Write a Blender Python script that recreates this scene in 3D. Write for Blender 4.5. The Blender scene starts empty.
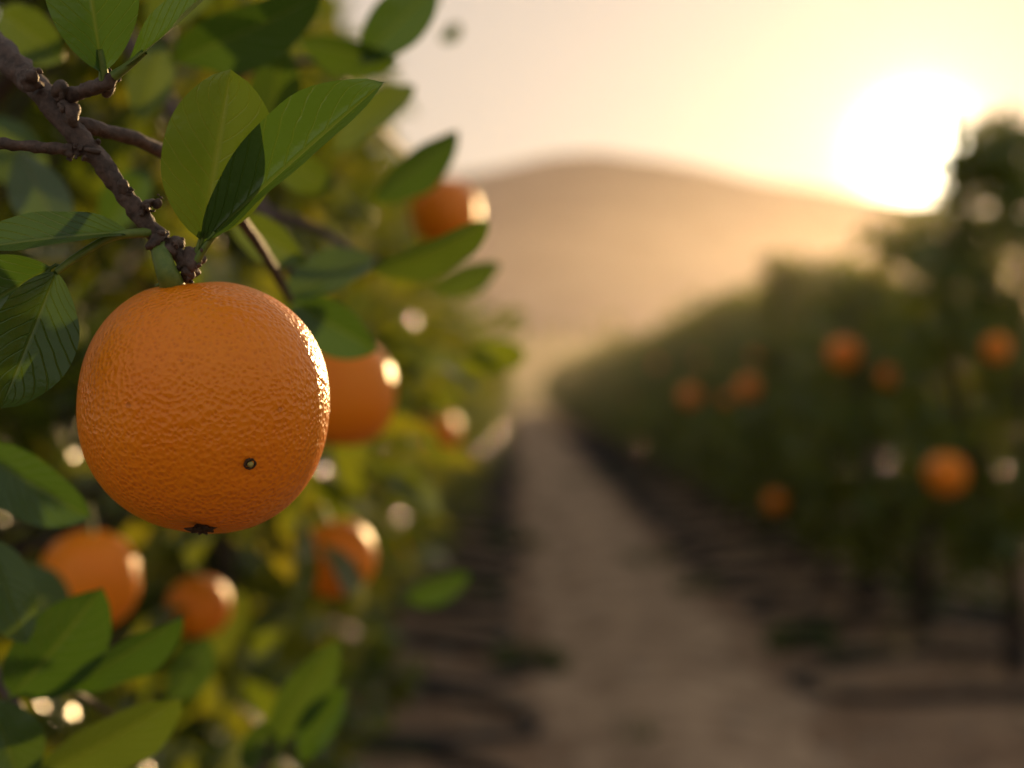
import bpy, math, random
import numpy as np
from mathutils import Vector, noise as mnoise

random.seed(7); rng = np.random.default_rng(7)
scene = bpy.context.scene
scene.view_settings.view_transform = 'Standard'
scene.view_settings.look = 'None'
scene.view_settings.exposure = 0
CAM_H = 1.2
F = 50/36*1024

def P(u, v, d):
    """metres: u,v = bearing measured on the reference, d = distance along the row"""
    return np.array([(u-512)/F*d, d, CAM_H+(384-v)/F*d])

# ------------------------------------------------------------------ materials
def new_mat(name):
    m = bpy.data.materials.new(name); m.use_nodes = True
    nt = m.node_tree; nt.nodes.clear()
    return m, nt, nt.nodes, nt.links

def N(nodes, t, **kw):
    n = nodes.new(t)
    for k, v in kw.items():
        if k in n.inputs: n.inputs[k].default_value = v
        else: setattr(n, k, v)
    return n

def ramp(nodes, stops):
    r = nodes.new('ShaderNodeValToRGB')
    while len(r.color_ramp.elements) < len(stops): r.color_ramp.elements.new(0.5)
    for e, (p, c) in zip(r.color_ramp.elements, stops):
        e.position = p; e.color = (*c, 1)
    return r

def math_n(nodes, links, op, a, b=None, clamp=False):
    n = nodes.new('ShaderNodeMath'); n.operation = op; n.use_clamp = clamp
    for i, x in enumerate((a, b)):
        if x is None: continue
        if isinstance(x, (int, float)): n.inputs[i].default_value = x
        else: links.new(x, n.inputs[i])
    return n.outputs[0]

def mixc(nodes, links, fac, a, b, mode='MIX'):
    n = nodes.new('ShaderNodeMix'); n.data_type = 'RGBA'; n.blend_type = mode
    for sock, x in ((n.inputs[0], fac), (n.inputs[6], a), (n.inputs[7], b)):
        if isinstance(x, (int, float)): sock.default_value = x
        elif isinstance(x, tuple): sock.default_value = (*x, 1)
        else: links.new(x, sock)
    return n.outputs[2]

def leaf_material(name, top_a, top_b, trans, tmix=0.4, rough=0.36, fine=True, tgain=2.6):
    m, nt, n, l = new_mat(name)
    out = N(n, 'ShaderNodeOutputMaterial')
    uv = N(n, 'ShaderNodeUVMap'); sep = N(n, 'ShaderNodeSeparateXYZ'); l.new(uv.outputs[0], sep.inputs[0])
    ax = math_n(n, l, 'ABSOLUTE', math_n(n, l, 'SUBTRACT', sep.outputs[0], 0.5))
    geo = N(n, 'ShaderNodeNewGeometry'); tex = N(n, 'ShaderNodeTexCoord')
    p = N(n, 'ShaderNodeBsdfPrincipled', Roughness=rough)
    p.inputs['Specular IOR Level'].default_value = 0.6
    t = N(n, 'ShaderNodeBsdfTranslucent')
    rnd = geo.outputs['Random Per Island']
    tc = mixc(n, l, math_n(n, l, 'POWER', rnd, 2.0), trans, (trans[0]*tgain, trans[1]*(0.35+tgain/2), trans[2]*1.2))
    if fine:
        mid = math_n(n, l, 'SUBTRACT', 1.0, math_n(n, l, 'MULTIPLY', ax, 26.0), True)
        vv = math_n(n, l, 'SUBTRACT', math_n(n, l, 'MULTIPLY', sep.outputs[1], 9.0), math_n(n, l, 'MULTIPLY', ax, 6.0))
        no = N(n, 'ShaderNodeTexNoise', Scale=60.0, Detail=4.0); l.new(tex.outputs['Object'], no.inputs['Vector'])
        vv = math_n(n, l, 'ADD', vv, math_n(n, l, 'MULTIPLY', no.outputs[0], 0.9))
        fr = math_n(n, l, 'ABSOLUTE', math_n(n, l, 'SUBTRACT', math_n(n, l, 'FRACT', vv), 0.5))
        side = math_n(n, l, 'SUBTRACT', 1.0, math_n(n, l, 'MULTIPLY', fr, 11.0), True)
        side = math_n(n, l, 'MULTIPLY', side, 0.5)
        vein = math_n(n, l, 'MAXIMUM', mid, side)
        var = math_n(n, l, 'ADD', math_n(n, l, 'MULTIPLY', rnd, 0.6), math_n(n, l, 'MULTIPLY', no.outputs[0], 0.5), True)
        base = mixc(n, l, var, top_a, top_b)
        base = mixc(n, l, math_n(n, l, 'MULTIPLY', vein, 0.7), base, (0.15, 0.22, 0.05))
        under = mixc(n, l, math_n(n, l, 'MULTIPLY', vein, 0.6), (0.065, 0.12, 0.045), (0.17, 0.22, 0.08))
        base = mixc(n, l, geo.outputs['Backfacing'], base, under)
        bmp = N(n, 'ShaderNodeBump', Strength=0.8, Distance=0.0010)
        fn = N(n, 'ShaderNodeTexNoise', Scale=500.0, Detail=2.0); l.new(tex.outputs['Object'], fn.inputs['Vector'])
        h = math_n(n, l, 'ADD', math_n(n, l, 'MULTIPLY', vein, -1.0), math_n(n, l, 'MULTIPLY', no.outputs[0], 1.4))
        h = math_n(n, l, 'ADD', h, math_n(n, l, 'MULTIPLY', fn.outputs[0], 0.25))
        l.new(h, bmp.inputs['Height']); l.new(bmp.outputs[0], p.inputs['Normal'])
        tc = mixc(n, l, math_n(n, l, 'MULTIPLY', vein, 0.45), tc, (0.18, 0.22, 0.03))
    else:
        p.inputs['Specular IOR Level'].default_value = 1.0
        mid = math_n(n, l, 'SUBTRACT', 1.0, math_n(n, l, 'MULTIPLY', ax, 14.0), True)
        base = mixc(n, l, rnd, top_a, top_b)
        base = mixc(n, l, math_n(n, l, 'MULTIPLY', mid, 0.6), base, (0.15, 0.22, 0.05))
        no = N(n, 'ShaderNodeTexNoise', Scale=45.0, Detail=1.0); l.new(tex.outputs['Object'], no.inputs['Vector'])
        bmp = N(n, 'ShaderNodeBump', Strength=1.0, Distance=0.016); l.new(no.outputs[0], bmp.inputs['Height'])
        l.new(bmp.outputs[0], p.inputs['Normal'])
    l.new(base, p.inputs['Base Color']); l.new(tc, t.inputs[0])
    mx = N(n, 'ShaderNodeMixShader'); mx.inputs[0].default_value = tmix
    l.new(p.outputs[0], mx.inputs[1]); l.new(t.outputs[0], mx.inputs[2]); l.new(mx.outputs[0], out.inputs[0])
    return m

M_LEAF = leaf_material('citrus_leaf', (0.034, 0.084, 0.011), (0.095, 0.145, 0.015), (0.21, 0.29, 0.016), 0.40, 0.18, False, 2.2)
M_HLEAF = leaf_material('citrus_leaf_fine', (0.020, 0.074, 0.011), (0.046, 0.112, 0.015), (0.08, 0.17, 0.012), 0.32, 0.28, True, 2.2)

def peel_material():
    m, nt, n, l = new_mat('orange_peel')
    out = N(n, 'ShaderNodeOutputMaterial'); tex = N(n, 'ShaderNodeTexCoord')
    big = N(n, 'ShaderNodeTexNoise', Scale=28.0, Detail=3.0); l.new(tex.outputs['Object'], big.inputs['Vector'])
    vo = N(n, 'ShaderNodeTexVoronoi', Scale=600.0); vo.feature = 'SMOOTH_F1'; vo.inputs['Smoothness'].default_value = 0.35
    wob = N(n, 'ShaderNodeTexNoise', Scale=200.0, Detail=2.0); l.new(tex.outputs['Object'], wob.inputs['Vector'])
    addv = N(n, 'ShaderNodeVectorMath'); addv.operation = 'MULTIPLY_ADD'
    l.new(wob.outputs['Color'], addv.inputs[0]); addv.inputs[1].default_value = (0.002,)*3
    l.new(tex.outputs['Object'], addv.inputs[2]); l.new(addv.outputs[0], vo.inputs['Vector'])
    fine = N(n, 'ShaderNodeTexNoise', Scale=170.0, Detail=3.0, Roughness=0.5); l.new(tex.outputs['Object'], fine.inputs['Vector'])
    col = mixc(n, l, big.outputs[0], (0.92, 0.225, 0.002), (0.99, 0.315, 0.004))
    pore = math_n(n, l, 'MULTIPLY', math_n(n, l, 'SUBTRACT', 0.42, vo.outputs[0], True), 1.1, True)
    col = mixc(n, l, pore, col, (0.62, 0.11, 0.001))
    sp = N(n, 'ShaderNodeTexVoronoi', Scale=60.0); l.new(tex.outputs['Object'], sp.inputs['Vector'])
    spm = math_n(n, l, 'MULTIPLY', math_n(n, l, 'LESS_THAN', sp.outputs[0], 0.06), 0.35)
    col = mixc(n, l, spm, col, (0.30, 0.09, 0.02))
    h = math_n(n, l, 'ADD', math_n(n, l, 'MULTIPLY', vo.outputs[0], 1.2), math_n(n, l, 'MULTIPLY', fine.outputs[0], 0.7))
    b = N(n, 'ShaderNodeBump', Strength=0.7, Distance=0.0007); l.new(h, b.inputs['Height'])
    p = N(n, 'ShaderNodeBsdfPrincipled', Roughness=0.34)
    p.inputs['Specular IOR Level'].default_value = 0.42
    l.new(col, p.inputs['Base Color']); l.new(b.outputs[0], p.inputs['Normal'])
    p.inputs['Subsurface Weight'].default_value = 0.12
    p.inputs['Subsurface Radius'].default_value = (1.0, 0.35, 0.08)
    p.inputs['Subsurface Scale'].default_value = 0.003
    l.new(p.outputs[0], out.inputs[0])
    return m
M_PEEL = peel_material()

def simple_mat(name, c1, c2, scale, rough=0.8, bump=0.5, dist=0.01, detail=6.0, stretch=None):
    m, nt, n, l = new_mat(name)
    out = N(n, 'ShaderNodeOutputMaterial'); tex = N(n, 'ShaderNodeTexCoord')
    mp = N(n, 'ShaderNodeMapping'); l.new(tex.outputs['Object'], mp.inputs[0])
    if stretch: mp.inputs['Scale'].default_value = stretch
    no = N(n, 'ShaderNodeTexNoise', Scale=scale, Detail=detail, Roughness=0.65); l.new(mp.outputs[0], no.inputs['Vector'])
    r = ramp(n, [(0.32, c1), (0.68, c2)]); l.new(no.outputs[0], r.inputs[0])
    b = N(n, 'ShaderNodeBump', Strength=bump, Distance=dist); l.new(no.outputs[0], b.inputs['Height'])
    p = N(n, 'ShaderNodeBsdfPrincipled', Roughness=rough)
    l.new(r.outputs[0], p.inputs['Base Color']); l.new(b.outputs[0], p.inputs['Normal']); l.new(p.outputs[0], out.inputs[0])
    return m
M_BARK = simple_mat('twig_bark', (0.024, 0.015, 0.013), (0.13, 0.085, 0.07), 260.0, 0.6, 1.0, 0.0012)
M_TRUNK = simple_mat('trunk_bark', (0.018, 0.013, 0.010), (0.06, 0.044, 0.034), 30.0, 0.9, 0.8, 0.01, stretch=(1, 1, 0.3))
M_STEM = simple_mat('green_stem', (0.08, 0.15, 0.025), (0.15, 0.22, 0.04), 300.0, 0.5, 0.4, 0.0005)
M_CALYX = simple_mat('dry_calyx', (0.015, 0.008, 0.005), (0.09, 0.05, 0.025), 500.0, 0.9, 0.8, 0.0005)
M_NAVEL = simple_mat('navel_green', (0.22, 0.20, 0.04), (0.42, 0.36, 0.10), 900.0, 0.5, 0.4, 0.0003)
M_HOSE = simple_mat('black_hose', (0.006, 0.006, 0.007), (0.016, 0.015, 0.015), 25.0, 0.6, 0.5, 0.004)
M_PEB = simple_mat('pebble', (0.14, 0.11, 0.085), (0.42, 0.34, 0.26), 14.0, 0.9, 0.4, 0.003)
M_GRASS = simple_mat('grass_blade', (0.05, 0.09, 0.015), (0.10, 0.14, 0.03), 8.0, 0.6, 0.1, 0.001)
M_HILL = simple_mat('hill_scrub', (0.15, 0.092, 0.080), (0.24, 0.16, 0.135), 0.02, 1.0, 0.3, 2.0)

def ground_material():
    m, nt, n, l = new_mat('orchard_soil')
    out = N(n, 'ShaderNodeOutputMaterial'); tex = N(n, 'ShaderNodeTexCoord')
    sep = N(n, 'ShaderNodeSeparateXYZ'); l.new(tex.outputs['Object'], sep.inputs[0])
    a = N(n, 'ShaderNodeTexNoise', Scale=2.2, Detail=8.0, Roughness=0.65); l.new(tex.outputs['Object'], a.inputs['Vector'])
    b = N(n, 'ShaderNodeTexNoise', Scale=22.0, Detail=6.0, Roughness=0.7); l.new(tex.outputs['Object'], b.inputs['Vector'])
    s = math_n(n, l, 'ADD', math_n(n, l, 'MULTIPLY', a.outputs[0], 0.6), math_n(n, l, 'MULTIPLY', b.outputs[0], 0.4))
    soil = ramp(n, [(0.38, (0.14, 0.092, 0.062)), (0.50, (0.27, 0.18, 0.120)), (0.62, (0.40, 0.285, 0.19))]); l.new(s, soil.inputs[0])
    f = N(n, 'ShaderNodeTexNoise', Scale=0.02, Detail=5.0); l.new(tex.outputs['Object'], f.inputs['Vector'])
    field = ramp(n, [(0.35, (0.065, 0.080, 0.020)), (0.65, (0.16, 0.12, 0.04))]); l.new(f.outputs[0], field.inputs[0])
    fm = math_n(n, l, 'DIVIDE', math_n(n, l, 'SUBTRACT', sep.outputs[1], 58.0), 15.0, True)
    c = mixc(n, l, fm, soil.outputs[0], field.outputs[0])
    bp = N(n, 'ShaderNodeBump', Strength=0.5, Distance=0.012); l.new(s, bp.inputs['Height'])
    p = N(n, 'ShaderNodeBsdfPrincipled', Roughness=1.0); p.inputs['Specular IOR Level'].default_value = 0.05
    l.new(c, p.inputs['Base Color']); l.new(bp.outputs[0], p.inputs['Normal']); l.new(p.outputs[0], out.inputs[0])
    return m
M_GROUND = ground_material()
M_PATH = simple_mat('path_dirt', (0.22, 0.140, 0.085), (0.58, 0.42, 0.285), 3.6, 1.0, 0.9, 0.03, 10.0)

# ------------------------------------------------------------------ mesh builder (all quads)
class MB:
    def __init__(s): s.v=[]; s.f=[]; s.uv=[]; s.m=[]; s.n=0
    def add(s, v, f, mat=0, uv=None):
        v = np.asarray(v, float).reshape(-1, 3); f = np.asarray(f, int).reshape(-1, 4)
        s.v.append(v); s.f.append(f+s.n); s.m.append(np.full(len(f), mat))
        s.uv.append(np.zeros((len(v), 2)) if uv is None else np.asarray(uv, float)); s.n += len(v)
    def mesh(s, name, mats):
        v = np.concatenate(s.v); f = np.concatenate(s.f); uv = np.concatenate(s.uv); mi = np.concatenate(s.m)
        me = bpy.data.meshes.new(name)
        me.vertices.add(len(v)); me.vertices.foreach_set('co', v.ravel())
        me.loops.add(f.size); me.loops.foreach_set('vertex_index', f.ravel().astype(np.int32))
        me.polygons.add(len(f)); me.polygons.foreach_set('loop_start', np.arange(0, f.size, 4, dtype=np.int32))
        for m in mats: me.materials.append(m)
        me.polygons.foreach_set('material_index', mi.astype(np.int32))
        me.polygons.foreach_set('use_smooth', np.ones(len(f), bool))
        lay = me.uv_layers.new(name='UVMap'); lay.data.foreach_set('uv', uv[f.ravel()].ravel())
        me.update(calc_edges=True)
        return me
    def obj(s, name, mats, parent=None, loc=None):
        o = bpy.data.objects.new(name, s.mesh(name, mats)); scene.collection.objects.link(o)
        if parent: o.parent = parent
        if loc is not None: o.location = loc
        return o

def grid_faces(nr, nc, wrap=False):
    i = np.arange(nr-1)[:, None]; j = np.arange(nc if wrap else nc-1)[None, :]
    j2 = (j+1) % nc
    return np.stack([i*nc+j, i*nc+j2, (i+1)*nc+j2, (i+1)*nc+j], -1).reshape(-1, 4)

def catmull(pts, k):
    pts = np.asarray(pts, float)
    q = np.vstack([2*pts[0]-pts[1], pts, 2*pts[-1]-pts[-2]]); out = []
    for i in range(1, len(q)-2):
        for t in np.linspace(0, 1, k, endpoint=False):
            p0, p1, p2, p3 = q[i-1:i+3]
            out.append(0.5*((2*p1)+(-p0+p2)*t+(2*p0-5*p1+4*p2-p3)*t*t+(-p0+3*p1-3*p2+p3)*t**3))
    out.append(pts[-1]); return np.array(out)

def tube(mb, pts, rad, k=6, sides=8, mat=0, rough=0.0, nscale=200.):
    pr = np.hstack([np.asarray(pts, float), np.asarray(rad, float).reshape(-1, 1)])
    c = catmull(pr, k); p = c[:, :3]; r = c[:, 3]
    t = np.gradient(p, axis=0); t /= np.linalg.norm(t, axis=1)[:, None]+1e-9
    ref = np.array([0.3, 0.2, 1.0]) if abs(t[0][2]) < 0.8 else np.array([1., 0.1, 0])
    rings = []
    for i in range(len(p)):
        a = np.cross(t[i], ref); a /= np.linalg.norm(a)+1e-9; b = np.cross(t[i], a)
        for s in range(sides):
            th = 2*math.pi*s/sides; dvec = a*math.cos(th)+b*math.sin(th); rr = r[i]
            if rough: rr *= 1+rough*mnoise.noise(Vector((p[i]+dvec*r[i])*nscale))*1.6
            rings.append(p[i]+dvec*rr)
    mb.add(rings, grid_faces(len(p), sides, True), mat)

# --- leaf template: length on +Y, width on X, upper side +Z
def leaf_tpl(nv, nu, fold=0.25, curl=0.25, wave=0.0, width=0.48, pet=0.10, seed=0):
    ts = np.linspace(0, 1, nv); vs = []; uvs = []
    us = np.linspace(-1, 1, nu)
    vs += [[u*0.012, -pet, 0.0] for u in us]; uvs += [[0.5+0.01*u, 0.0] for u in us]
    r = np.random.default_rng(seed); ph = r.uniform(0, 6, 3)
    for t in ts:
        w = (max(t, 0)**0.75)*(max(1-t, 0)**0.72)/0.360*0.5*width
        w = max(w, 0.012*(1-t))
        for u in us:
            x = u*w; z = abs(u)*w*fold - curl*t*t*0.5
            if wave: z += wave*abs(u)**1.5*(math.sin(t*9+ph[0]+(u > 0)*2)+0.5*math.sin(t*17+ph[1]))*0.5
            vs.append([x, t, z]); uvs.append([0.5+u*0.5, t])
    return np.array(vs), grid_faces(nv+1, nu), np.array(uvs)

def place_leaves(mb, tpl, org, ydir, nrm, scale, mat=0):
    v, f, uv = tpl; k = len(org)
    y = ydir/(np.linalg.norm(ydir, axis=1)[:, None]+1e-9)
    x = np.cross(y, nrm); x /= np.linalg.norm(x, axis=1)[:, None]+1e-9
    z = np.cross(x, y)
    s = np.asarray(scale)[:, None, None]
    V = org[:, None, :] + s*(v[None, :, 0:1]*x[:, None, :]+v[None, :, 1:2]*y[:, None, :]+v[None, :, 2:3]*z[:, None, :])
    Fa = f[None]+(np.arange(k)*len(v))[:, None, None]
    mb.add(V.reshape(-1, 3), Fa.reshape(-1, 4), mat, np.tile(uv, (k, 1)))

def hero_leaf(mb, b, t, wpx, roll=0, fold=0.25, curl=0.2, wave=0.012, mat=0, seed=0, pet=0.06):
    B = P(*b); T = P(*t); y = T-B; L = np.linalg.norm(y); y = y/L
    mid = (B+T)/2; toc = np.array([0, 0, CAM_H])-mid; toc /= np.linalg.norm(toc)
    z = toc-y*np.dot(toc, y); z /= np.linalg.norm(z); x = np.cross(y, z)
    a = math.radians(roll); z2 = z*math.cos(a)+x*math.sin(a)
    W = wpx/F*(b[2]+t[2])/2/L
    tp = leaf_tpl(22, 9, fold, curl, wave, W, pet, seed)
    place_leaves(mb, tp, B[None], y[None], z2[None], np.array([L]), mat)

# --- orange body
def orange_grid(R, nth, nph, seed=0, dents=(), p=2.22, lump=0.02, stretch=(1, 1, 1)):
    th = np.linspace(0.004, math.pi-0.004, nth)[:, None]; ph = np.linspace(0, 2*math.pi, nph, endpoint=False)[None]
    d = np.stack([np.sin(th)*np.cos(ph), np.sin(th)*np.sin(ph), np.cos(th)+0*ph], -1).reshape(-1, 3)
    r = (np.abs(d)**p).sum(1)**(-1/p)
    rr = np.random.default_rng(seed)
    for _ in range(5):
        k = rr.normal(size=3)*1.9; r += lump*0.5*np.sin(d@k+rr.uniform(0, 6))
    for (dx, depth, w) in dents:
        dx = np.array(dx, float); dx /= np.linalg.norm(dx)
        ang = np.arccos(np.clip(d@dx, -1, 1)); r -= depth*np.exp(-(ang/w)**2)
    return d*r[:, None]*R*np.array(stretch), grid_faces(nth, nph, True)

def add_orange(mb, c, R, seed=0, mat=0, stem_mat=1, nth=28, nph=40):
    v, f = orange_grid(R, nth, nph, seed, (((0.1, 0, 1), 0.05, 0.16),))
    mb.add(v+c, f, mat)
    c = np.asarray(c, float)
    tube(mb, [c+[0, 0, R*0.93], c+[0.002, 0, R*1.12], c+[0.004, 0.003, R*1.5]], [R*0.07, R*0.05, R*0.045], 3, 6, stem_mat)

# ------------------------------------------------------------------ trees
TRUNKC = 2
def crown_radius(z, z0, z1):
    t = np.clip((z-z0)/(z1-z0), 0, 1)
    return np.clip(np.sin(np.pi*np.clip(t, 0, 1)**0.80), 0, 1)**0.45*(0.82+0.18*np.sin(t*3))

def make_tree(name, seed, H=2.1, z0=0.33, rx=0.52, ry=0.56, nclump=120, nper=42, tpl=None, leafL=0.075, oranges=4, cr=0.12):
    r = np.random.default_rng(seed); mb = MB()
    zs = r.uniform(z0, H, nclump*2); cent = []
    for z in zs:
        a = r.uniform(0, 2*math.pi); q = r.uniform(0.25, 1.0)**0.5
        lob = 1+0.16*math.sin(3*a+seed)+0.12*math.sin(5*a+2*z*3+seed*2)
        rad = crown_radius(z, z0-0.05, H+0.05)*q*lob
        cent.append([math.cos(a)*rx*rad, math.sin(a)*ry*rad, z])
        if len(cent) >= nclump: break
    for _ in range(7):   # shoots standing proud of the crown
        a = r.uniform(0, 2*math.pi)
        cent.append([math.cos(a)*rx*0.4*r.random(), math.sin(a)*ry*0.5*r.random(), H+r.uniform(0.0, 0.13)])
    cent = np.array(cent)
    ht = z0+0.22
    tube(mb, [[0, 0, -0.05], [0.01, 0, 0.08], [0.0, 0.01, z0], [0, 0, ht]], [0.066, 0.046, 0.038, 0.034], 4, 10, TRUNKC, 0.15, 30.)
    limbs = []
    for i in range(6):
        a = 2*math.pi*i/6+r.uniform(-0.4, 0.4); zt = r.uniform(H*0.6, H*0.92)
        p0 = np.array([0, 0, ht-0.1*r.random()]); p2 = np.array([math.cos(a)*rx*0.55, math.sin(a)*ry*0.55, zt])
        p1 = p0*0.5+p2*0.5+np.array([math.cos(a)*0.1, math.sin(a)*0.1, -0.08])
        tube(mb, [p0, p1, p2], [0.022, 0.015, 0.005], 4, 6, TRUNKC); limbs += [p0*.75+p1*.25, p1, p1*.5+p2*.5, p2]
    limbs = np.array(limbs)
    for c in cent:
        dd = np.linalg.norm(limbs-c+np.array([0, 0, 0.1]), axis=1); b = limbs[dd.argmin()]
        tube(mb, [b, (b+c)/2+r.normal(size=3)*0.02+[0, 0, 0.02], c], [0.006, 0.004, 0.002], 2, 4, TRUNKC)
    k = len(cent)*nper
    ci = np.repeat(np.arange(len(cent)), nper)
    off = r.normal(size=(k, 3)); off /= np.linalg.norm(off, axis=1)[:, None]
    crs = (cr*r.uniform(0.6, 1.25, len(cent)))[ci]
    o = off*(crs*r.random(k)**0.5)[:, None]*np.array([1, 1, 0.85])
    org = cent[ci]+o
    yd = off*0.9+r.normal(size=(k, 3))*0.5+np.array([0, 0, 0.15]); 
    nr = np.array([0, 0, 1.0])+r.normal(size=(k, 3))*0.55+off*0.5
    sc = leafL*r.uniform(0.65, 1.25, k)
    for i, tp in enumerate(tpl):
        s = slice(i, None, len(tpl)); place_leaves(mb, tp, org[s], yd[s], nr[s], sc[s], 0)
    for i in range(oranges):
        z = r.uniform(z0+0.15, H*0.8); a = r.uniform(0, 6.28)
        rad = crown_radius(z, z0-.05, H+.05)*0.92
        add_orange(mb, [math.cos(a)*rx*rad, math.sin(a)*ry*rad, z], 0.042, seed+i, 1, TRUNKC, 14, 20)
    return mb.mesh(name, [M_LEAF, M_PEEL, M_TRUNK])

tpl_mid = [leaf_tpl(7, 3, 0.35, 0.25), leaf_tpl(7, 3, 0.15, 0.6), leaf_tpl(7, 3, 0.6, 0.1)]
tpl_far = [leaf_tpl(4, 3, 0.35, 0.3, pet=0.03), leaf_tpl(4, 3, 0.2, 0.5, pet=0.03)]

near_meshes = [make_tree('orange_tree_near_%d' % i, 11+i, H=2.12, rx=0.46, nclump=135, nper=36, tpl=tpl_mid, leafL=0.072, oranges=4) for i in range(3)]
row_meshes = [make_tree('orange_tree_row_%d' % i, 41+i, H=2.0, z0=0.40, nclump=100, nper=34, tpl=tpl_far, leafL=0.076, oranges=1) for i in range(4)]

def put(mesh, name, x, y, rot, s=1.0, sz=1.0, parent=None, z=0.0):
    o = bpy.data.objects.new(name, mesh); scene.collection.objects.link(o)
    o.location = (x, y, z); o.rotation_euler = (0, 0, rot); o.scale = (s, s, s*sz)
    if parent: o.parent = parent
    return o

LX, RX, SP = -0.67, 1.88, 0.9
ly = [1.42+SP*i for i in range(14)]; ry_ = [5.62+SP*i for i in range(12)]
for i, y in enumerate(ly):
    put((near_meshes if i < 6 else row_meshes)[i % 3], 'orange_tree', LX+random.uniform(-.04, .04), y, i*2.1+0.4, 1.0 if i < 6 else 0.92, random.uniform(0.96, 1.05))
for i, y in enumerate(ry_):
    put(row_meshes[i % 4], 'orange_tree', RX+(0.10 if i == 0 else random.uniform(-.05, .05)), y, i*1.7, 1.0, [1.06, 0.90, 0.84, 0.89, 0.93, 0.86][i % 6 if i < 6 else 1+i % 5]*random.uniform(0.98, 1.02))
e = bpy.data.objects.new('distant_orchard_rows', None); scene.collection.objects.link(e)
for x0, ys, ye in ((LX, ly[-1]+SP, 62), (RX, ry_[-1]+SP, 62), (-3.4, 3, 62), (4.9, 7, 62), (7.4, 9, 62)):
    y = ys
    while y < ye:
        put(random.choice(row_meshes), 'tree', x0+random.uniform(-.06, .06), y, random.uniform(0, 6.28), 0.95, random.uniform(0.86, 0.98), e); y += SP

# ------------------------------------------------------------------ ground
def terr(x, y):
    t = max(0.0, y-66)
    base = 27*(1-math.exp(-(t/430.)**1.3)) if t > 0 else 0
    z = base + (mnoise.noise(Vector((x*0.008, y*0.008, 0)))*4*min(1, t/150) if t > 0 else 0)
    if y < 70:
        z += 0.018*mnoise.noise(Vector((x*1.1, y*1.1, 3)))+0.010*mnoise.noise(Vector((x*5, y*5, 1)))+0.006*mnoise.noise(Vector((x*14, y*14, 2)))
        for c in (LX, RX): z += 0.06*math.exp(-((x-c)/0.5)**2)
        z -= 0.035*math.exp(-((x-0.28)/0.12)**2)+0.035*math.exp(-((x-0.88)/0.12)**2)
    return z
def spread(lo, hi, step, far_lo, far_hi, g=1.16):
    a = list(np.arange(lo, hi, step)); s = step
    while a[-1] < far_hi: s *= g; a.append(a[-1]+s)
    s = step
    while a[0] > far_lo: s *= g; a.insert(0, a[0]-s)
    return np.array(a)
xs = spread(-2, 4, 0.05, -2500, 2500, 1.2); ysg = spread(-1, 16, 0.06, -300, 3000, 1.07)
gv = [[x, y, terr(x, y)] for y in ysg for x in xs]
g = MB(); g.add(gv, grid_faces(len(ysg), len(xs))); g.obj('ground', [M_GROUND])

pm = MB(); py = spread(-1, 16, 0.06, -8, 64, 1.05); rows = []
for y in py:
    el = 0.12+0.20*mnoise.noise(Vector((0, y*1.2, 5)))+0.08*mnoise.noise(Vector((0, y*7, 5)))
    er = 1.06+0.20*mnoise.noise(Vector((9, y*1.2, 5)))+0.08*mnoise.noise(Vector((9, y*7, 5)))
    for t in np.linspace(0, 1, 22):
        x = el+(er-el)*t; rows.append([x, y, terr(x, y)+(0.006 if 0 < t < 1 else -0.012)+0.012*math.sin(math.pi*t)])
pm.add(rows, grid_faces(len(py), 22)); pm.obj('dirt_path', [M_PATH])

rb = MB()
for cx, yl in ((LX, ly+[ly[-1]+SP*i for i in range(1, 20)]), (RX, ry_+[ry_[-1]+SP*i for i in range(1, 20)])):
    for j, y in enumerate(yl):
        pts = []; wx = 0.72+random.uniform(-.07, .05)
        for a in np.linspace(0, 2*math.pi, 19):
            rr_ = 1+0.10*mnoise.noise(Vector((math.cos(a), math.sin(a), y)))
            X = cx+wx*rr_*math.cos(a); Y = y-0.05+0.41*rr_*math.sin(a)
            pts.append([X, Y, terr(X, Y)+0.016])
        tube(rb, pts, [0.023]*19, 3, 8, 0, 0.1, 12.)
rb.obj('irrigation_hose', [M_HOSE])

gb = MB(); sv, sf = orange_grid(1, 5, 7, 3, (), 2.4, 0.12)
for i in range(2800):
    y = 2.5+abs(random.gauss(0, 1))*6; x = random.uniform(-1.3, 3.0)
    s = random.uniform(0.004, 0.018)*(2.0 if random.random() < .10 else 1)
    R = np.array([random.uniform(.7, 1.3), random.uniform(.7, 1.3), random.uniform(.4, .8)])
    gb.add(sv*s*R+[x, y, terr(x, y)+s*0.3], sf)
gb.obj('gravel', [M_PEB])
wb = MB(); k = 350
X = np.concatenate([rng.normal(LX+0.2, 0.4, k//2), rng.normal(RX-0.2, 0.45, k//2)]); Y = rng.uniform(3, 16, 2*(k//2))
org = np.array([[a, b, terr(a, b)+0.012] for a, b in zip(X, Y)]); k = len(org)
place_leaves(wb, tpl_far[0], org, rng.normal(size=(k, 3))*[1, 1, .1], rng.normal(size=(k, 3))*.25+[0, 0, 1], rng.uniform(.04, .08, k))
wb.obj('fallen_leaves', [simple_mat('dry_leaf', (0.09, 0.06, 0.02), (0.2, 0.13, 0.05), 9.0)])
gr = MB()
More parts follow.
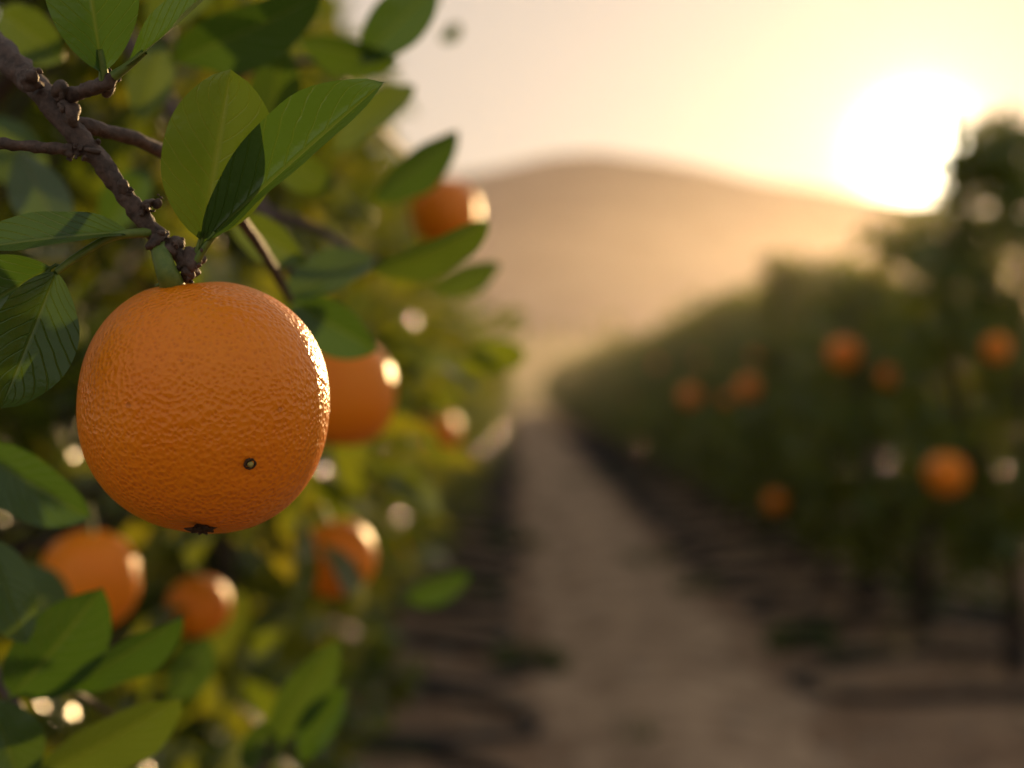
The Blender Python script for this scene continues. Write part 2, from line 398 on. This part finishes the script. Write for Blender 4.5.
def tuft(x, y, n, rad, h):
    for _ in range(n):
        a = random.uniform(0, 6.28); q = rad*math.sqrt(random.random()); bx = x+q*math.cos(a); by = y+q*math.sin(a); bz = terr(bx, by)
        dx, dy = random.gauss(0, .35)*h, random.gauss(0, .35)*h; hh = h*random.uniform(.5, 1.1); w = 0.004; ca, sa = math.cos(a)*w, math.sin(a)*w
        gr.add([[bx-ca, by-sa, bz], [bx+ca, by+sa, bz], [bx+dx*.4+ca*.8, by+dy*.4+sa*.8, bz+hh*.6], [bx+dx*.4-ca*.8, by+dy*.4-sa*.8, bz+hh*.6],
                [bx+dx+ca*.1, by+dy+sa*.1, bz+hh], [bx+dx-ca*.1, by+dy-sa*.1, bz+hh]], [[0, 1, 2, 3], [3, 2, 4, 5]])
for (u, v, n, rad) in ((530, 668, 420, .16), (800, 650, 420, .16), (515, 545, 300, .22), (650, 560, 150, .2), (700, 590, 150, .15), (470, 600, 120, .2), (960, 610, 300, .4), (640, 740, 25, .05), (500, 470, 400, .4), (590, 480, 200, .4)):
    d = CAM_H*F/(v-384); tuft((u-512)/F*d, d, n, rad, 0.09)
for _ in range(60): tuft(random.choice([LX+.3, RX-.3, RX+.5])+random.gauss(0, .3), random.uniform(4, 22), 30, .1, .07)
gr.obj('grass', [M_GRASS])

# ------------------------------------------------------------------ hill
prof = [(-1500, 300), (-600, 270), (0, 250), (250, 222), (400, 196), (460, 184), (500, 176), (545, 164), (590, 160), (640, 168), (700, 185), (760, 198), (850, 208), (930, 214), (1024, 222), (1400, 262), (2300, 320)]
pu = np.array([p[0] for p in prof], float); pv = np.array([p[1] for p in prof], float)
hy = np.linspace(560, 2100, 60); hx = np.linspace(-2200, 2000, 170); hv = []
for y in hy:
    for x in hx:
        u = 512+x/1500*F; v = np.interp(u, pu, pv); zr = CAM_H+(384-v)/F*1500
        t = (y-560)/(1500-560)
        s = t*t*(3-2*t) if t < 1 else max(0, 1-((t-1)/0.65)**2)
        nz = (mnoise.noise(Vector((x*.006, y*.004, 1)))*22+mnoise.noise(Vector((x*.02, y*.012, 1)))*7)*min(1, t*2)*(0.25 if abs(t-1) < .12 else 1)
        hv.append([x, y, 18+(zr-18)*s+nz*s*(1-0.6*s)])
hm = MB(); hm.add(hv, grid_faces(len(hy), len(hx))); hm.obj('hill', [M_HILL])
e2 = bpy.data.objects.new('distant_trees', None); scene.collection.objects.link(e2)
for i in range(110):
    x = random.uniform(-260, 330); y = random.choice([330, 420, 520])+random.gauss(0, 12)
    put(random.choice(row_meshes), 'tree', x, y, random.uniform(0, 6), random.uniform(2.6, 4.4), 0.9, e2, terr(x, y)-1.5)

# ------------------------------------------------------------------ hero orange
OC = P(205, 405, 0.49); R0 = 0.0431
stem_d = (-0.22, -0.10, 0.97); nav_d = (0.50, -0.78, -0.42); bot_d = (0.06, -0.36, -0.93)
ob = MB()
v, f = orange_grid(R0, 150, 220, 5, ((stem_d, 0.05, 0.2), (nav_d, 0.02, 0.10), (bot_d, 0.05, 0.16)), 2.2, 0.016, (0.985, 1, 1.0))
v = v@np.array([[0.995, 0, -0.09], [0, 1, 0], [0.09, 0, 0.995]])
ob.add(v, f, 0)
def surf(dv):
    dv = np.array(dv, float); dv /= np.linalg.norm(dv); c = v/np.linalg.norm(v, axis=1)[:, None]; return v[(c@dv).argmax()], dv
ps, dn = surf(nav_d)
a1 = np.cross(dn, [0, 0, 1]); a1 /= np.linalg.norm(a1); a2 = np.cross(dn, a1)
ring = [ps+dn*0.0001+(a1*math.cos(t)*1.1+a2*math.sin(t))*0.0016 for t in np.linspace(0, 2*math.pi, 15)]
tube(ob, ring, [0.00045]*15, 2, 6, 2, 0.4, 900.)
bv, bf = orange_grid(0.0010, 10, 14, 2, (), 2, 0.1); ob.add(bv+ps+dn*0.0003, bf, 3)
bv, bf = orange_grid(0.0017, 10, 14, 4, (), 2, 0.1); ob.add(bv*[1, 1, 1]+ps-dn*0.0012, bf, 2)
pb, db = surf(bot_d)
b1 = np.cross(db, [0, 1, 0]); b1 /= np.linalg.norm(b1); b2 = np.cross(db, b1)
for i in range(9):
    t = i*0.7+random.random()*0.3; dr = b1*math.cos(t)+b2*math.sin(t); q = random.uniform(.7, 1.3)
    tube(ob, [pb-db*0.001, pb+dr*0.002*q+db*0.0012, pb+dr*0.0046*q+db*0.0010+db*random.uniform(-.0006, .0014)], [0.0013, 0.0011, 0.0003], 3, 6, 2, 0.4, 700.)
sb, ds = surf(stem_d)
for i in range(6):
    t = i*1.05; dr = np.array([math.cos(t), math.sin(t), 0.05]); tube(ob, [sb-ds*0.0005, sb+dr*0.0035+ds*0.0006, sb+dr*0.0065-ds*0.0004], [0.0016, 0.0013, 0.0004], 3, 6, 1, 0.3, 500.)
ob.obj('orange', [M_PEEL, M_STEM, M_CALYX, M_NAVEL], loc=OC)

# ------------------------------------------------------------------ hero branch with leaves
br = MB()   # 0 bark 1 stem 2 leaf
pts = [[-0.62, 1.30, 1.18], [-0.44, 0.80, 1.32], P(-120, -40, .56), P(-20, 35, .51), P(32, 82, .49), P(62, 118, .482), P(98, 158, .48), P(128, 200, .48), P(160, 238, .48), P(186, 262, .48), P(196, 276, .482)]
tube(br, pts, [.012, .009, .0062, .0050, .0044, .0038, .0034, .0032, .0032, .0028, .0018], 9, 16, 0, 0.25, 330.)
def knob(u, v, d, r, seed):
    kv, kf = orange_grid(r, 12, 16, seed, (), 2, 0.5); br.add(kv+P(u, v, d), kf, 0)
for i, (u, v, r) in enumerate(((70, 112, .0034), (60, 92, .0028), (104, 86, .0026), (112, 76, .0020), (147, 206, .0021), (156, 203, .0012), (158, 240, .0034), (172, 248, .0030), (190, 264, .0034), (186, 275, .0024), (70, 151, .0022), (78, 152, .0014), (122, 190, .0022), (30, 80, .0030), (90, 150, .0024), (197, 258, .0022))):
    knob(u, v, .478, r, i)
    for j in range(4): knob(u+random.uniform(-9, 9), v+random.uniform(-9, 9), .477+random.uniform(-.003, .003), r*0.38, i*9+j)
tube(br, [P(72, 150, .478), P(35, 147, .475), P(-30, 140, .47)], [.0021, .0019, .002], 8, 12, 0, .25, 400.)
tube(br, [P(66, 98, .482), P(88, 90, .475), P(108, 82, .472), P(116, 72, .47)], [.0028, .0024, .0024, .0014], 8, 12, 0, .25, 400.)
tube(br, [P(62, 118, .482), P(100, 130, .49), P(150, 145, .51), P(215, 190, .56), P(262, 250, .62), P(290, 300, .68)], [.003, .0026, .0026, .0026, .0024, .002], 8, 10, 0, .2, 300.)
tube(br, [P(158, 244, .478), P(162, 258, .475), P(168, 274, .474), P(175, 294, .480)], [.0026, .0033, .0036, .0048], 8, 14, 1, .08, 300.)
tube(br, [P(193, 266, .478), P(199, 250, .476), P(204, 232, .474)], [.0018, .0014, .0011], 6, 8, 1)
tube(br, [P(196, 262, .476), P(206, 246, .474), P(216, 232, .472)], [.0015, .0012, .0009], 6, 8, 1)
tube(br, [P(150, 232, .478), P(112, 237, .472), P(78, 256, .468), P(56, 272, .466)], [.0018, .0014, .0014, .0012], 6, 8, 1)
tube(br, [P(104, 80, .472), P(103, 66, .47), P(100, 50, .468)], [.0018, .0014, .001], 5, 8, 1)
tube(br, [P(114, 76, .47), P(128, 66, .468), P(145, 52, .465)], [.0018, .0014, .001], 5, 8, 1)
hero_leaf(br, (202, 240, .474), (232, 70, .462), 116, 14, 0.25, 0.06, 0.03, 2, 1)
hero_leaf(br, (206, 240, .474), (382, 80, .45), 82, -44, 0.75, 0.03, 0.022, 2, 2)
hero_leaf(br, (102, 72, .47), (78, -95, .455), 92, 10, 0.25, 0.1, 0.022, 2, 3)
hero_leaf(br, (128, 66, .468), (245, -28, .44), 52, -62, 0.6, -0.1, 0.018, 2, 4)
hero_leaf(br, (128, 232, .474), (-34, 242, .455), 74, 62, 0.35, 0.12, 0.02, 2, 5)
hero_leaf(br, (56, 272, .466), (4, 408, .452), 88, -20, 0.3, 0.1, 0.03, 2, 6)
hero_leaf(br, (50, 268, .466), (-60, 330, .48), 80, 20, 0.25, 0.15, 0.02, 2, 7)
br.obj('orange_branch', [M_BARK, M_STEM, M_HLEAF])

# ------------------------------------------------------------------ second branch, softer leaves behind
b2 = MB()
tube(b2, [[-0.62, 1.4, 1.3], P(60, 20, 1.1), P(180, 120, .95), P(262, 210, .85), P(300, 290, .85), P(330, 330, .98), P(345, 345, 1.04)], [.01, .008, .006, .005, .004, .003, .002], 8, 8, 0, .2, 200.)
tube(b2, [P(262, 210, .85), P(320, 230, .83), P(375, 262, .8), P(440, 250, .8)], [.004, .003, .002, .001], 6, 6, 0)
tube(b2, [P(180, 120, .95), P(250, 70, .9), P(330, 60, .9), P(380, 50, .95)], [.004, .003, .002, .001], 6, 6, 0)
tube(b2, [P(330, 60, .9), P(380, 130, 1.1), P(420, 165, 1.5), P(444, 178, 1.74)], [.003, .003, .003, .003], 6, 6, 0)
soft = [((175, 60, .72), (312, 12, .66), 62, 30), ((262, 160, .78), (283, 55, .72), 50, 10), ((300, 40, .8), (395, 70, .8), 44, 40),
        ((362, 62, .8), (436, -18, .8), 48, -10), ((335, 150, .85), (412, 80, .85), 36, -30), ((372, 200, .9), (464, 138, .9), 44, 35),
        ((372, 272, .74), (488, 238, .70), 52, 55), ((372, 258, .74), (288, 288, .70), 46, 40), ((292, 300, .72), (370, 352, .70), 50, 25),
        ((430, 290, 1.0), (502, 268, 1.0), 30, 30), ((150, 25, .8), (215, -40, .8), 50, -20), ((20, 150, .7), (60, 240, .68), 50, 170),
        ((45, 200, .75), (-20, 110, .75), 50, 10), ((150, 170, .8), (100, 230, .8), 40, 20), ((230, 215, .7), (300, 262, .68), 38, 20),
        ((270, 150, .8), (330, 190, .8), 36, 20), ((140, 120, .75), (160, 40, .75), 40, 0), ((0, 10, .7), (60, 60, .7), 50, 20),
        ((-20, 450, .62), (78, 520, .6), 62, 30), ((-10, 540, .62), (22, 640, .6), 50, 10),
        ((12, 696, .64), (102, 600, .62), 76, 25), ((62, 688, .66), (184, 632, .64), 56, 55), ((36, 775, .66), (176, 718, .62), 66, 45),
        ((-10, 700, .6), (25, 790, .6), 60, -10), ((272, 742, .85), (335, 650, .82), 40, 10), ((300, 760, .85), (340, 690, .83), 36, -30),
        ((245, 770, .85), (275, 722, .85), 36, 20), ((170, 700, .9), (210, 640, .9), 40, 30), ((405, 600, 1.2), (470, 578, 1.2), 28, 30),
        ((396, 20, 1.1), (440, -30, 1.1), 36, 10), ((440, 40, 1.4), (462, 26, 1.4), 16, 30), ((60, 640, .9), (20, 560, .9), 50, 20)]
for i, (b, t, w, roll) in enumerate(soft):
    hero_leaf(b2, b, t, w*1.15, roll, 0.35, 0.25, 0.03, 2, 20+i)
tube(b2, [[-0.6, 1.42, 0.9], P(-60, 640, .75), P(10, 697, .65), P(30, 770, .66), P(-30, 850, .7)], [.006, .005, .003, .003, .002], 6, 6, 0)
tube(b2, [P(10, 697, .65), P(62, 688, .66), P(120, 720, .75)], [.002, .002, .001], 5, 6, 0)
tube(b2, [[-0.6, 1.42, 0.7], P(160, 800, 1.0), P(250, 780, .86), P(272, 742, .85)], [.006, .005, .003, .002], 6, 6, 0)
b2.obj('leafy_branch', [M_BARK, M_STEM, M_HLEAF])

for i, (u, v, d, rpx) in enumerate(((343, 393, 1.02, 54), (445, 212, 1.75, 34), (90, 580, 1.05, 50), (338, 558, 1.25, 38), (199, 607, 1.30, 31),
                                     (118, 46, 1.9, 24), (440, 432, 3.0, 20), (844, 353, 5.7, 15), (946, 474, 5.0, 20), (997, 348, 5.05, 13),
                                     (748, 388, 7.3, 11), (690, 396, 9.2, 10), (776, 502, 7.0, 10))):
    m = MB(); add_orange(m, np.zeros(3), rpx/F*d, 60+i, 0, 1, 40, 60)
    o = m.obj('orange', [M_PEEL, M_STEM], loc=P(u, v, d)); o.rotation_euler = (random.uniform(-.2, .2), random.uniform(-.2, .2), i)

# ------------------------------------------------------------------ light
EL, AZ = math.radians(8.9), math.radians(15.9)
sd = Vector((math.sin(AZ)*math.cos(EL), math.cos(AZ)*math.cos(EL), math.sin(EL)))
sun = bpy.data.lights.new('sun', 'SUN'); sun.energy = 5.0; sun.angle = math.radians(0.6); sun.color = (1.0, 0.64, 0.28)
so = bpy.data.objects.new('sun', sun); scene.collection.objects.link(so); so.rotation_euler = (-sd).to_track_quat('-Z', 'Y').to_euler()
w = bpy.data.worlds.new('World'); scene.world = w; w.use_nodes = True
nt = w.node_tree; nt.nodes.clear(); n, l = nt.nodes, nt.links
out = n.new('ShaderNodeOutputWorld'); sky = n.new('ShaderNodeTexSky'); sky.sky_type = 'NISHITA'; sky.sun_disc = False
sky.sun_elevation = EL; sky.sun_rotation = AZ; sky.dust_density = 2.0; sky.air_density = 1.0; sky.ozone_density = 0.6
sc_ = mixc(n, l, 1.0, sky.outputs[0], (0.15, 0.15, 0.15), 'MULTIPLY')
gm = n.new('ShaderNodeGamma'); gm.inputs[1].default_value = 0.18; l.new(sc_, gm.inputs[0])
tint = mixc(n, l, 1.0, gm.outputs[0], (1.0, 0.875, 0.77), 'MULTIPLY')
bg = n.new('ShaderNodeBackground'); bg.inputs[1].default_value = 0.63; l.new(tint, bg.inputs[0])
tc = n.new('ShaderNodeTexCoord'); nm = n.new('ShaderNodeVectorMath'); nm.operation = 'NORMALIZE'; l.new(tc.outputs['Generated'], nm.inputs[0])
dt = n.new('ShaderNodeVectorMath'); dt.operation = 'DOT_PRODUCT'; l.new(nm.outputs[0], dt.inputs[0]); dt.inputs[1].default_value = sd
om = math_n(n, l, 'SUBTRACT', 1.0, dt.outputs['Value'])
def glow(sig, amp): return math_n(n, l, 'MULTIPLY', math_n(n, l, 'EXPONENT', math_n(n, l, 'MULTIPLY', om, -1.0/sig)), amp)
bgs = []
for sig, amp, col in ((0.00032, 14.0, (1, .92, .66)), (0.0024, 0.62, (1, .68, .30)), (0.009, 0.16, (1, .50, .10)), (0.03, 0.03, (1, .45, .10))):
    b = n.new('ShaderNodeBackground'); b.inputs[0].default_value = (*col, 1); l.new(glow(sig, amp), b.inputs[1]); bgs.append(b)
cur = bg.outputs[0]
for b in bgs:
    a = n.new('ShaderNodeAddShader'); l.new(cur, a.inputs[0]); l.new(b.outputs[0], a.inputs[1]); cur = a.outputs[0]
l.new(cur, out.inputs[0])

def haze(name, lo, hi, dens):
    mb = MB(); x0, y0, z0 = lo; x1, y1, z1 = hi
    mb.add([[x0,y0,z0],[x1,y0,z0],[x1,y1,z0],[x0,y1,z0],[x0,y0,z1],[x1,y0,z1],[x1,y1,z1],[x0,y1,z1]],
           [[3,2,1,0],[4,5,6,7],[0,1,5,4],[1,2,6,5],[2,3,7,6],[3,0,4,7]])
    m, nt, n, l = new_mat(name); o = N(n, 'ShaderNodeOutputMaterial'); s = N(n, 'ShaderNodeVolumeScatter', Density=dens, Anisotropy=0.78)
    s.inputs['Color'].default_value = (1, .90, .86, 1); l.new(s.outputs[0], o.inputs['Volume'])
    ob_ = mb.obj(name, [m])
    for p_ in ob_.data.polygons: p_.use_smooth = False
haze('haze', (-60, 3.2, -1), (60, 69.5, 8), 0.0015)

# ------------------------------------------------------------------ camera
cam = bpy.data.cameras.new('camera'); co = bpy.data.objects.new('camera', cam); scene.collection.objects.link(co)
co.location = (0, 0, CAM_H); co.rotation_euler = (math.radians(90), 0, 0)
cam.lens = 50; cam.sensor_width = 36; cam.clip_end = 10000; cam.clip_start = 0.02
cam.dof.use_dof = True; cam.dof.focus_distance = 0.462; cam.dof.aperture_fstop = 4.8
scene.camera = co
